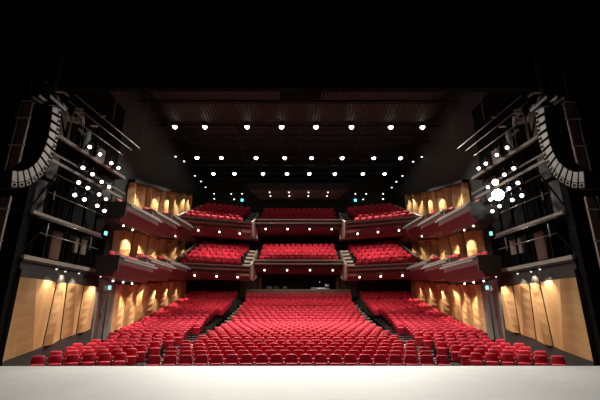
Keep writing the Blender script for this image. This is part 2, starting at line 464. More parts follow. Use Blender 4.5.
# ---- proscenium: header and side returns, black
mb = MB()
mb.box((0, 13.9, 14.5), (44, 0.3, 8.06), 0)
for s in (-1, 1):
    mb.box((s * 16.7, 14.3, 6.6), (12.6, 0.3, 15.6), 0)
    mb.box((s * 11.3, 18, 7.2), (0.3, 8.2, 14), 0)
mb.box((0, 17.4, 18.2), (44, 7, 0.2), 0)
tag(mb.build('wall_proscenium', M['black']), kind='structure')
for nm_, c_, d_ in (('wall_stage_left', (-14.5, -1, 8.2), (0.2, 30, 16.6)), ('wall_stage_right', (14.5, -1, 8.2), (0.2, 30, 16.6)), ('wall_stage_rear', (0, -16, 8.2), (29.2, 0.2, 16.6)), ('ceiling_stage', (0, -1, 17.5), (29.2, 30, 0.2))):
    mb = MB(); mb.box(c_, d_, 0)
    tag(mb.build(nm_, M['black']), kind='structure')

# ------------------------------------------------------------------ balconies
def section(name, label, gfun_front, xs, rail_z, drop, incl, rows, zrows, rise_back, s=None, t2=False, soft_back=None):
    """one balcony section: parapet with rail, sloping lacquered soffit, stepped floor"""
    root = empty(name, (sum(xs) / len(xs), gfun_front(0)(sum(xs) / len(xs)), rail_z - 1.0))
    tag(root, label, 'balcony', 'balcony sections facing the stage')
    inv = Matrix.Translation(-root.location)
    def b(mbx, nm, mats):
        mbx.v = [tuple(inv @ Vector(p)) for p in mbx.v]
        return mbx.build(nm, mats, root)
    G = gfun_front
    def sec(x, prof): return [(x, G(o)(x), z) for o, z in prof]
    # parapet wall + fascia
    mb = MB(); prof = [(0.0, rail_z - 0.08), (0.0, rail_z - 0.30), (0.02, rail_z - 0.36), (0.14, rail_z - 0.36), (0.14, rail_z - 0.08)]
    mb.sweep([sec(x, prof) for x in xs], [0] * 5); b(mb, 'parapet', M['rail_dark'])
    mb = MB(); prof = [(-0.05, rail_z - 0.08), (-0.05, rail_z), (0.22, rail_z + 0.01), (0.22, rail_z - 0.08)]
    mb.sweep([sec(x, prof) for x in xs], [0] * 4); b(mb, 'top_rail', M['rail'])
    mb = MB(); prof = [(-0.03, rail_z - 0.37), (-0.03, rail_z - 0.31), (0.1, rail_z - 0.31), (0.1, rail_z - 0.37)]
    mb.sweep([sec(x, prof) for x in xs], [0] * 4); b(mb, 'lower_rail', M['rail'])
    zb = rail_z - drop
    mb = MB()
    prof = [(0.02, rail_z - 0.37), (0.10, rail_z - 0.45), (incl, zb), (incl + 0.8, zb + 0.05), (soft_back, zb + rise_back), (soft_back, zb + rise_back + 0.2), (0.6, rail_z - 0.48), (0.14, rail_z - 0.37)]
    mb.sweep([sec(x, prof) for x in xs], [0] * 8); b(mb, 'soffit', M['red_lacquer'])
    # stepped floor
    mb = MB()
    edges = [0.15] + [r - 0.75 for r in rows[1:]] + [soft_back]
    for k in range(len(rows)):
        z = zrows[k] - SEAT_H
        prof = [(edges[k], z - 0.22), (edges[k], z), (edges[k + 1], z), (edges[k + 1], z - 0.22)]
        mb.sweep([sec(x, prof) for x in xs], [0, 0, 0, 0])
    b(mb, 'stepped_floor', M['row_floor'])
    return root, b, sec

gcen = lambda o: (lambda x: 33.5 + o)
def gleft(s): return lambda o: (lambda x: 31.5 + o / 0.931 + 0.393 * (3.9 - abs(x)) )
tiers = [dict(nm='lower', cz=6.35, cdrop=0.90, ctops=(6.85, 0.435), lz=5.56, ldrop=0.98, ltops=(6.10, 0.47), n=5, m=6),
         dict(nm='upper', cz=9.97, cdrop=0.72, ctops=(10.50, 0.44), lz=9.18, ldrop=0.95, ltops=(9.75, 0.48), n=5, m=6)]
BAL = []
for ti, T in enumerate(tiers):
    crows = [0.9 + 0.85 * k for k in range(T['n'])]; cz = [T['ctops'][0] + T['ctops'][1] * k for k in range(T['n'])]
    root, b, sec = section('balcony', T['nm'] + ' centre balcony with dark red soffit, between the two angled sections', gcen, [-3.84, 3.84], T['cz'], T['cdrop'], 2.0, crows, cz, 0.5, soft_back=9.0)
    T['crows'], T['czs'] = crows, cz
    for s in (-1, 1):
        xs = [s * 4.0, s * 9.5]
        lrows = [0.9 + 0.93 * k for k in range(T['m'])]; lz = [T['ltops'][0] + T['ltops'][1] * k for k in range(T['m'])]
        T['lrows'], T['lzs'] = lrows, lz
        root, b, sec = section('balcony', '%s %s balcony section angled towards the stage with dark red underside' % (T['nm'], SIDE[s]), gleft(s), xs, T['lz'], T['ldrop'], 1.9, lrows, lz, 0.8, soft_back=7.2)
        # extension of the slab to the wall and back of house
        mb = MB()
        zz = T['lz'] - T['ldrop']
        mb.hexa([(s * 9.5, 29.3, zz - 0.05), (s * 11.22, 29.3, zz - 0.3), (s * 11.22, 42.4, zz + 0.85), (s * 9.5, 42.4, zz + 0.85),
                 (s * 9.5, 29.3, zz + 0.3), (s * 11.22, 29.3, zz + 0.2), (s * 11.22, 42.4, zz + 2.8), (s * 9.5, 42.4, zz + 2.8)], 0)
        b(mb, 'side_slab', M['red_lacquer'])
        mb = MB(); mb.box((s * 7.5, 39.6, zz + 1.4), (7.4, 5.4, 0.5), 0); b(mb, 'rear_slab', M['row_floor'])
        # raking parapet on the outer side of the block
        mb = MB(); m2 = MB()
        z0, z1 = T['lz'], T['lz'] + 3.0
        for mm, (dx, ha, hb) in ((mb, (0.12, -0.9, -0.06)), (m2, (0.22, -0.06, 0.02))):
            mm.hexa([(s * (9.5 - dx / 2), 29.3, z0 + ha), (s * (9.5 + dx / 2), 29.3, z0 + ha), (s * (9.5 + dx / 2), 36.6, z1 + ha), (s * (9.5 - dx / 2), 36.6, z1 + ha),
                     (s * (9.5 - dx / 2), 29.3, z0 + hb), (s * (9.5 + dx / 2), 29.3, z0 + hb), (s * (9.5 + dx / 2), 36.6, z1 + hb), (s * (9.5 - dx / 2), 36.6, z1 + hb)], 0)
        b(mb, 'side_parapet', M['rail_dark']); b(m2, 'side_rail', M['rail'])
        # pale aisle stair on the inner side
        mb = MB()
        for k in range(2 * T['m']):
            o = 0.3 + k * 0.465; z = T['ltops'][0] - SEAT_H + (k / 2.0) * T['ltops'][1] + 0.02
            g0, g1 = gleft(s)(o), gleft(s)(o + 0.47)
            a, c_ = s * 4.02, s * 4.75
            mb.hexa([(a, g0(a), z - 0.4), (c_, g0(c_), z - 0.4), (c_, g1(c_), z - 0.4), (a, g1(a), z - 0.4), (a, g0(a), z), (c_, g0(c_), z), (c_, g1(c_), z), (a, g1(a), z)], 0)
        b(mb, 'aisle_stair', M['tread'])
        # pale fin closing the end towards the centre
        mb = MB()
        zr = T['cz'] - 0.1; zf = T['lz'] - T['ldrop']
        prof = [(31.4, T['lz'] + 0.05), (33.3, zr), (36.0, zr + 1.4), (36.0, zf + 0.5), (33.6, zf - 0.02), (31.9, zf + 0.0)]
        mb.sweep([[(s * x, y, z) for y, z in prof] for x in (3.86, 3.98)], [0] * 6); b(mb, 'end_fin', M['beige'])

# side boxes along the walls
PODY = [18.9, 22.4, 25.8, 29.3]
PODZ = {0: [4.42, 4.85, 5.25], 1: [7.15, 7.75, 8.40]}
PODW = {0: [3.45, 3.80, 4.12], 1: [6.75, 7.05, 7.42]}
for ti, T in enumerate(tiers):
    for s in (-1, 1):
        for i in range(3):
            y0, y1 = PODY[i], PODY[i + 1]; zr = PODZ[ti][i]; zw = PODW[ti][i]
            xa, xb = 8.75, 8.35      # the box splays out towards its rear end
            wa, wb = (9.85, 10.9) if (i == 0) else (11.22, 11.22)
            if i == 0 and ti == 1: wa = 10.2
            root = empty('balcony_box', (s * 8.6, y0, zr - 1.0))
            tag(root, '%s side box, %s tier, %s wall, %s' % (ORD[i], T['nm'], SIDE[s], ('nearest the lighting tower', 'the middle one', 'farthest from the stage')[i]), 'theatre box', 'boxes stepping along the side walls')
            inv = Matrix.Translation(-root.location)
            def b(mbx, nm, mats):
                mbx.v = [tuple(inv @ Vector(p)) for p in mbx.v]; return mbx.build(nm, mats, root)
            def bx(x0a, x1a, x0b, x1b, za, zb_, m=0, mm=None, ya=y0, yb=y1):
                mm.hexa([(s * x0a, ya, za), (s * x1a, ya, za), (s * x1b, yb, za), (s * x0b, yb, za), (s * x0a, ya, zb_), (s * x1a, ya, zb_), (s * x1b, yb, zb_), (s * x0b, yb, zb_)], m)
            mb = MB(); bx(xa, xa + .12, xb, xb + .12, zr - 0.30, zr - 0.08, mm=mb); b(mb, 'parapet', M['rail_dark'])
            mb = MB(); bx(xa - .07, xa + .2, xb - .07, xb + .2, zr - .08, zr, mm=mb); bx(xa - .25, xa - .18, xb - .25, xb - .18, zr - .25, zr - .17, mm=mb); b(mb, 'top_rail', M['rail'])
            zlow = zr - 1.05 if i else (zr - 1.02)
            mb = MB()
            def prof(x, w_, y): return [(s * x, y, zr - .28), (s * (x - .02), y, zr - .45), (s * (x + .25), y, zlow), (s * w_, y, zw), (s * w_, y, zr - .7), (s * (x + .14), y, zr - .7)]
            mb.sweep([prof(xa, wa, y0), prof(xb, wb, y1)], [0] * 6); b(mb, 'soffit', M['red_lacquer'])
            mb = MB(); bx(xa + .12, wa, xb + .12, wb, zr - 1.0 + .28, zr - 1.0 + .36, mm=mb); b(mb, 'floor_slab', M['row_floor'])
            # end screen towards the stage
            mb = MB(); bx(xa - .02, wa + .02, xa - .02, wa + .02, zr - .75, zr, mm=mb, ya=y0 - .06, yb=y0 + .06)
            bx(xa + .2, wa + .02, xa + .2, wa + .02, zlow + .1, zr - .75, mm=mb, ya=y0 - .06, yb=y0 + .06)
            b(mb, 'end_screen', M['rail_dark'] if i == 0 else M['rail'])

# ------------------------------------------------------------------ seats
def back_shape(w0, w1, h, th, rc, seg, bev, loc, mt):
    """upright cushion with rounded top corners, a little wider at the foot, edges eased"""
    pts = [(-w0 / 2, 0), (w0 / 2, 0)]
    for k in range(seg + 1):
        a = (math.pi / 2) * k / seg
        pts.append((w1 / 2 - rc + rc * math.cos(a), h - rc + rc * math.sin(a)))
    for k in range(seg + 1):
        a = math.pi / 2 + (math.pi / 2) * k / seg
        pts.append((-w1 / 2 + rc + rc * math.cos(a), h - rc + rc * math.sin(a)))
    cx_, cz_ = 0, h / 2
    rings = [(-th / 2, bev), (-th / 2 + bev, 0), (th / 2 - bev, 0), (th / 2, bev)]
    V = []; F = []
    n = len(pts)
    for y, ins in rings:
        for x, z in pts:
            V.append((x * (1 - 2 * ins / w0), y, cz_ + (z - cz_) * (1 - 2 * ins / h)))
    for j in range(3):
        for k in range(n):
            k2 = (k + 1) % n
            F.append((j * n + k, (j + 1) * n + k, (j + 1) * n + k2, j * n + k2))
    F.append(tuple(range(n))); F.append(tuple(range(3 * n, 4 * n))[::-1])
    M_ = Matrix.Translation(loc) @ mt
    return [tuple(M_ @ Vector((v[0], v[1], v[2] - cz_))) for v in V], F
def seat_parts(lo=False):
    sg = 0 if lo else 2
    A = {}
    rx = Matrix.Rotation(R(-9), 4, 'X')
    A['backrest'] = back_shape(0.45, 0.42, 0.60, 0.10, 0.09, 3 if lo else 5, 0.022, (0, 0.06, 0.62), rx)
    A['seat_cushion'] = rounded_box(0.405, 0.12, 0.40, 0.04, sg, (0, -0.19, 0.46), Matrix.Rotation(R(10), 4, 'X'))
    A['armrest'] = rounded_box(0.045, 0.40, 0.05, 0.015, 0 if lo else 1, (0, -0.15, 0.66))
    A['leg'] = rounded_box(0.04, 0.26, 0.60, 0.01, 0, (0, -0.02, 0.30))
    return A
HI, LO = seat_parts(), seat_parts(True)
SEATM = {}
def pm(key, data, mt):
    mb = MB(); mb.add(data[0], data[1], 0, True); me = mb.mesh(key, mt); SEATM[key] = me
    if len(data[1]) > 10:
        pass
    return me
pm('backrest', HI['backrest'], M['red_fabric']); pm('seat_cushion', HI['seat_cushion'], M['red_fabric'])
pm('armrest', HI['armrest'], M['arm']); pm('leg', HI['leg'], M['arm'])
for p in SEATM['leg'].polygons: p.use_smooth = False
# single-mesh seat for the far ones
mb = MB()
mb.add(*LO['backrest'], 0, True); mb.add(*LO['seat_cushion'], 0)
for sx in (-0.26, 0.26):
    mb.add([(v[0] + sx, v[1], v[2]) for v in LO['armrest'][0]], LO['armrest'][1], 1)
    mb.add([(v[0] + sx, v[1], v[2]) for v in LO['leg'][0]], LO['leg'][1], 1)
FAR = mb
FAR_MESH = mb.mesh('theatre_seat', [M['red_fabric'], M['arm']])

def place_seat(loc, rz, label, group):
    root = empty('theatre_chair', loc, rz)
    tag(root, label, 'theatre seat', group)
    for nm in ('backrest', 'seat_cushion'):
        link(bpy.data.objects.new(nm, SEATM[nm]), root)
    for nm in ('armrest', 'leg'):
        for sx in (-0.26, 0.26):
            o = link(bpy.data.objects.new(nm, SEATM[nm]), root); o.location = (sx, 0, 0)
    return root

stalls = []   # (distance, loc, rz, block, row, idx, n)
for k, r in enumerate(CROWS):
    n = (20 if k % 2 == 0 else 19) - (1 if k > 4 else 0)
    if k == len(CROWS) - 1: n = 20
    z = piece(r, CZ) - SEAT_H
    for i in range(n):
        x = (i - (n - 1) / 2) * 0.52
        stalls.append((x, gC(r)(x), z, math.atan(-x / 28.0), 'centre', k, i, n))
for s in (-1, 1):
    for k, r in enumerate(SROWS):
        z = piece(r, SZ) - SEAT_H
        th0 = math.atan2(9.43 - 0.27, 14.7)
        if k >= 6:
            for _ in range(6): th0 = math.asin((wallx(r * math.cos(th0)) - 0.62) / r)
        dth = 0.535 / r
        st = 0.5 * (k % 2) if 2 < k < 6 else 0
        row = []
        for j in range(-6 if k < 6 else 0, 60):
            th = th0 - (j + st) * dth
            x, y = r * math.sin(th), r * math.cos(th)
            lim = wallx(y) - (0.62 if r > 24 else 0.40 if k > 1 else 0.85)
            if k == 0: lim = 9.3
            if x > lim + 0.05 or x < piece(y, [(30, 6.50), (39.5, 5.92)]): continue
            row.append((x, y, th))
        for j, (x, y, th) in enumerate(row):
            stalls.append((s * x, y, z, -s * th, SIDE[s], k, j, len(row)))
stalls.sort(key=lambda q: math.hypot(q[0], q[1]))
near, far = stalls[:300], stalls[300:]
def row_words(k): return ('front row' if k == 0 else ORD[k] + ' row')
for (x, y, z, rz, blk, k, i, n) in near:
    if blk == 'centre':
        c = (n - 1) / 2 - i
        if abs(c) < 0.1: pos = 'dead centre of the row'
        else:
            nn = int(math.floor(abs(c) + 0.6)) - 1 if n % 2 == 0 else int(round(abs(c))) - 1
            if i < n / 2: pos = '%s from its left aisle' % ORD[i]
            else: pos = '%s from its right aisle' % ORD[n - 1 - i]
        lab = 'red seat, centre block, %s, %s' % (row_words(k), pos)
    else:
        lab = 'red seat, %s of the %s block, %s from the %s wall' % (row_words(k), blk, ORD[i], blk)
    place_seat((x, y, z), rz, lab, 'red seats of the stalls')

def join_far(items, name, label, group):
    mb = MB()
    for (x, y, z, rz) in items:
        c_, s_ = math.cos(rz), math.sin(rz); b0 = len(mb.v)
        mb.v += [(x + c_ * v[0] - s_ * v[1], y + s_ * v[0] + c_ * v[1], z + v[2]) for v in FAR.v]
        mb.f += [tuple(i + b0 for i in f) for f in FAR.f]; mb.mi += FAR.mi; mb.sm += FAR.sm
    o = mb.build(name, [M['red_fabric'], M['arm']])
    return tag(o, label, 'theatre seats', group, 'stuff')
join_far([q[:4] for q in far], 'theatre_chairs', 'all the smaller looking red seats of the stalls, rows behind the nearest ones', 'red seats of the stalls')

# balcony seats
upper = []
for ti, T in enumerate(tiers):
    items = []
    for k, (o, z) in enumerate(zip(T['crows'], T['czs'])):
        n = 13 if k % 2 == 0 else 12
        for i in range(n):
            items.append(((i - (n - 1) / 2) * 0.55, 33.5 + o, z - SEAT_H, 0.0, 'centre', k, i, n))
    for s in (-1, 1):
        for k, (o, z) in enumerate(zip(T['lrows'], T['lzs'])):
            row = []
            x = 4.98 + (0.51 - 0.085 * k) % 0.51
            while x < 9.15:
                row.append(x); x += 0.55 * 0.931
            for i, x in enumerate(row):
                items.append((s * x, gleft(s)(o)(x), z - SEAT_H, -s * R(21.4), SIDE[s], k, i, len(row)))
        for i in range(3):
            for j in range(5):
                y = PODY[i] + 0.55 + j * 0.6
                items.append((s * (9.35 - 0.05 * j), y, PODZ[ti][i] - 0.64 + (0.02), -s * R(70), SIDE[s] + ' box', i, j, 5))
    if ti == 0:
        for (x, y, z, rz, blk, k, i, n) in items:
            o = bpy.data.objects.new('balcony_chair', FAR_MESH); link(o); o.location = (x, y, z); o.rotation_euler = (0, 0, rz)
            if 'box' in blk:
                lab = 'red seat in %s side box, lower %s tier, %s from stage' % (ORD[k], blk[:-4], ORD[i])
            elif blk == 'centre':
                pos = ('%s from left end' % ORD[i]) if i <= n // 2 else ('%s from right end' % ORD[n - 1 - i])
                lab = 'red seat, %s of lower centre balcony, %s' % (row_words(k), pos)
            else:
                lab = 'red seat, %s of lower %s balcony, %s from its inner stair' % (row_words(k), blk, ORD[i])
            tag(o, lab, 'balcony seat', 'red seats on the lower balcony')
    else:
        join_far([q[:4] for q in items], 'balcony_chairs', 'red seats filling the upper balcony and its side boxes', 'red seats on the upper balcony')

# ------------------------------------------------------------------ ceiling lamps
def lens_disc(r, n=20): return [(r * math.cos(2 * math.pi * k / n), r * math.sin(2 * math.pi * k / n)) for k in range(n)]
def make_can(name, r, h, emat, lens_r, dome=0.065):
    """a can hanging with its mouth down: body, rim, lens"""
    parts = []
    mb = MB(); mb.tube([(0, 0, h), (0, 0, h * 0.9), (0, 0, 0.0)], [r * 0.55, r * 0.9, r], 16); parts.append(('housing', mb.mesh(name + '_housing', M['blackmetal'])))
    mb = MB()
    n = 20
    mb.sweep([[(q[0] * r * a, q[1] * r * a, z) for (a, z) in ((1.0, -0.02), (1.08, -0.02), (1.08, 0.03), (1.0, 0.03))] for q in lens_disc(1.0, n) + [(1, 0)]], [0] * 4, caps=False)
    parts.append(('rim', mb.mesh(name + '_rim', M['blackmetal'])))
    mb = MB(); mb.poly([(x, y, -0.006) for x, y in lens_disc(lens_r)][::-1], 0); mb.poly([(x, y, 0.0) for x, y in lens_disc(lens_r)], 0)
    v = []
    mb = MB()
    rings = [(1.0, -0.005), (0.8, -dome * 0.62), (0.45, -dome)]
    for a, z in rings: mb.v += [(x * a, y * a, z) for x, y in lens_disc(lens_r, 16)]
    for j in range(2):
        for k in range(16):
            mb.f.append((j * 16 + k, j * 16 + (k + 1) % 16, (j + 1) * 16 + (k + 1) % 16, (j + 1) * 16 + k)); mb.mi.append(0); mb.sm.append(True)
    mb.f.append(tuple(32 + k for k in range(16))[::-1]); mb.mi.append(0); mb.sm.append(True)
    parts.append(('lens', mb.mesh(name + '_lens', emat, recalc=False)))
    return parts
HOUSECAN = make_can('house', 0.20, 0.40, M['emit_house'], 0.18, 0.16)  # lens widened and domed so its shape stands in for the lamp's glow
DIMCAN = make_can('dim', 0.055, 0.06, M['emit_dim'], 0.045)
SOFFITCAN = make_can('soffit', 0.09, 0.07, M['emit_small'], 0.08)
SIDECAN = make_can('side', 0.06, 0.06, M['emit_small'], 0.05)
SMALLCAN = make_can('small', 0.085, 0.08, M['emit_small'], 0.08)
def place_can(parts, name, loc, label, cat, group, rot=(0, 0, 0)):
    root = empty(name, loc, rot=rot)
    tag(root, label, cat, group)
    for nm, me in parts: link(bpy.data.objects.new(nm, me), root)
    return root
rowsL = [(26.3, [-9.35, -7.09, -3.91, -1.3, 1.3, 3.98, 6.95, 9.35]),
         (32.15, [-9.15, -6.95, -3.84, -1.28, 1.15, 3.9, 6.75, 9.15]),
         (36.1, [-8.5, -6.41, -3.56, -1.17, 1.05, 3.6, 6.4, 8.55])]
for ri, (y, xs_) in enumerate(rowsL):
    for i, x in enumerate(xs_):
        side = 'left' if x < 0 else 'right'; nth = i if x < 0 else 7 - i
        root = place_can(HOUSECAN, 'house_light', (x, y, 15.34), '%s bright ceiling lamp from the %s in the %s row' % (ORD[nth], side, ('nearest', 'middle', 'farthest')[ri]), 'ceiling light', 'bright ceiling lamps over the seats')
        mb = MB(); mb.tube([(0, 0, 0.38), (0, 0, 1.82)], 0.03, 6); mb.build('hanger', M['blackmetal'], root)
        ty, pw, sz = ((19.5, 0.85, 112), (27.0, 0.95, 84), (20.0, 0.6, 40))[ri]
        if ri == 0 and abs(x) > 9: sz, pw = 92, pw * 0.8
        if ri == 1 and abs(x) > 6: ty, sz = 24.0, 66
        if ri == 2 and abs(x) > 6: ty, sz = 17.0, 36
        spot((x, y, 15.12), (x * (0.30 if ri == 0 and abs(x) > 9 else 0.55 if ri == 0 else 0.78), ty, 0.5), P_HOUSE * pw, sz, 1.0, HOUSE, 0.12, root)
smalls = [(-11.0, 31.9, 15.35, 's'), (-10.55, 33.0, 15.35, 's'), (-10.5, 36.7, 15.35, 's'), (-10.3, 38.4, 15.35, 's'), (-10.25, 40.3, 15.35, 's'), (-9.6, 41.8, 15.1, 's'), (-9.55, 41.8, 14.5, 's'),
          (-7.67, 41.8, 15.1, 's'), (-6.44, 41.8, 15.1, 's'), (-7.3, 41.8, 14.45, 's')]
for s in (-1, 1):
    for i, (x, y, z, _) in enumerate(smalls):
        place_can(SMALLCAN, 'small_downlight', (-s * x, y, z), 'small white spot high on the %s, %s counting towards the rear' % (SIDE[s], ORD[i]), 'downlight', 'small spots at the ceiling edge')
        mb = MB(); mb.tube([(0, 0, .07), (0, 0, 17.2 - z)], 0.012, 5)
        mb.build('hanger', M['blackmetal'], [o for o in COL.objects if o.name.startswith('small_downlight')][-1] if False else bpy.data.objects[[o.name for o in COL.objects if o.type == 'EMPTY'][-1]])
    mb = MB(); mb.box((0, 0, 0), (0.26, 0.1, 0.26), 0)
    o = mb.build('teal_lamp', M['emit_teal']); o.location = (s * 6.42, 41.9, 14.35)
    tag(o, 'small teal indicator lamp glowing high on the %s back wall' % SIDE[s], 'lamp', 'teal lamps on the back wall')
    mb = MB(); mb.box((0, 0.07, 0), (0.32, 0.04, 0.32), 0); mb.bar((0, .07, .1), (0, .6, .1), .05); mb.build('back_plate', M['blackmetal'], o)
# pairs under the rear board
for i, x in enumerate((-3.15, -1.05, 1.05, 3.15)):
    for j, y in enumerate((39.7, 41.0)):
        root = place_can(SMALLCAN, 'small_downlight', (x, y, 14.58), '%s lamp of the %s pair from the left under the rear board' % (('front', 'rear')[j], ORD[i]), 'downlight', 'paired downlights above the upper balcony')
        spot((x, y, 14.5), (x, y - 1.5 if j == 0 else y, 8), 110, 80, 0.7, WARM, 0.05, root)

# balcony soffit lights
def soffit_light(loc, label, group, power=P_SOFFIT, tgt=None, size=110, can=None):
    root = place_can(can or SOFFITCAN, 'recessed_downlight', loc, label, 'downlight', group, (R(-50), 0, 0) if can is not DIMCAN else (0, 0, 0))
    t = tgt or (loc[0], loc[1] + 2.5, loc[2] - 3)
    spot((loc[0], loc[1] - 0.1, loc[2] - 0.12), t, power, size, 0.6, WARM, 0.06, root)
for ti, T in enumerate(tiers):
    for i, x in enumerate((-3.02, -1.02, 1.0, 3.02)):
        z = (5.59, 9.31)[ti]
        soffit_light((x, 34.55, z), '%s downlight from the left under the %s centre balcony' % (ORD[i], T['nm']), 'downlights under the centre balconies', P_SOFFIT * (1.0, 1.3)[ti])
    for s in (-1, 1):
        for i, x in enumerate((5.0, 6.6, 8.2)):
            z = (4.74, 8.38)[ti]
            soffit_light((s * x, gleft(s)(1.05)(x), z), '%s downlight out from the centre under the %s %s balcony' % (ORD[i], T['nm'], SIDE[s]), 'downlights under the angled balconies', P_SOFFIT * (1.0, 1.3)[ti])
        pts = [[(9.6, 20.4, 3.33), (9.4, 21.15, 3.33), (9.25, 21.95, 3.33), (9.9, 27.2, 4.02), (8.95, 26.9, 4.06)],
               [(9.5, 20.5, 6.28), (9.45, 21.6, 6.30), (9.35, 22.7, 6.68), (9.75, 26.9, 7.26), (9.0, 27.8, 7.24)]][ti]
        for i, (x, y, z) in enumerate(pts):
            soffit_light((s * x, y, z), '%s downlight back from the stage under the %s %s side boxes' % (ORD[i], T['nm'], SIDE[s]), 'downlights under the side boxes', 14, (s * (x + 1.0), y + 1.0, z - 3), 110, SIDECAN)
for s in (-1, 1):
    for i, (x, y) in enumerate(((9.85, 15.9), (9.95, 16.7), (9.75, 17.4), (9.45, 18.75))):
        soffit_light((s * x, y, 3.40), '%s downlight back from the stage beneath the %s lighting tower' % (ORD[i], SIDE[s]), 'downlights under the lighting towers', P_TOWER, (s * (x + 0.25), y + 0.15, 0), 84, DIMCAN)
# wall grazing lamps tucked against the soffits
for s in (-1, 1):
    for lev, (zf, ys_) in enumerate(((lambda y: piece(y, [(22.3, 3.35), (29.7, 4.0), (37.1, 4.85)]), [23.2, 25.2, 27.3, 30.2, 33.0, 35.8]),
                                     (lambda y: piece(y, [(22.7, 6.75), (30.8, 7.45), (34.5, 8.1), (40, 8.9)]), [24.4, 26.4, 28.9, 31.6, 34.2, 36.8]),
                                     (lambda y: piece(y, [(24.2, 10.0), (30.3, 11.4), (38, 13.7)]), [25.2, 28.6, 31.2, 33.4, 35.4, 37.2]))):
        for i, y in enumerate(ys_):
            x = (wallx(y) if lev == 0 else 11.2) - 0.62
            z = zf(y) - 0.14
            root = empty('wall_washer', (s * x, y, z))
            tag(root, '%s wall lamp from the stage, %s level, %s timber wall' % (ORD[i], ('stalls', 'lower balcony', 'upper balcony')[lev], SIDE[s]), 'wall lamp', 'lamps washing the timber walls')
            mb = MB(); mb.tube([(0, 0, 0.0), (0, 0, 0.12)], 0.05, 10); mb.build('housing', M['blackmetal'], root)
            mb = MB(); mb.bar((0, 0, 0.10), (s * 0.7, 0, 0.12), 0.03); mb.build('bracket', M['blackmetal'], root)
            spot((s * x, y, z - 0.03), (s * (x + 0.42), y, z - 2.4), P_WALL * (1, 1, 1.1)[lev], 84, 0.8, WARM, 0.03, root)

# unseen lamps on a batten behind the header, added to brighten the stage
mb = MB(); mb.tube([(-9, 5.5, 11.4), (9, 5.5, 11.4)], 0.04)
for x in (-8, -4, 0, 4, 8): mb.tube([(x, 5.5, 11.4), (x, 5.5, 17.39)], 0.015, 6)
bt = mb.build('added_batten', M['blackmetal']); tag(bt, 'unseen black pipe batten added to carry the stage lamps', 'batten')
for i in range(6):
    x = -7.5 + 3 * i
    root = place_can(HOUSECAN, 'added_stage_light', (x, 5.5, 10.95), '%s added unseen lamp from the left on the stage batten' % ORD[i], 'stage light', 'added lamps brightening the stage')
    spot((x, 5.5, 10.85), (x * 1.2, 9.5, 0.0), P_STAGE, 88, 0.9, COOL, 0.15, root)

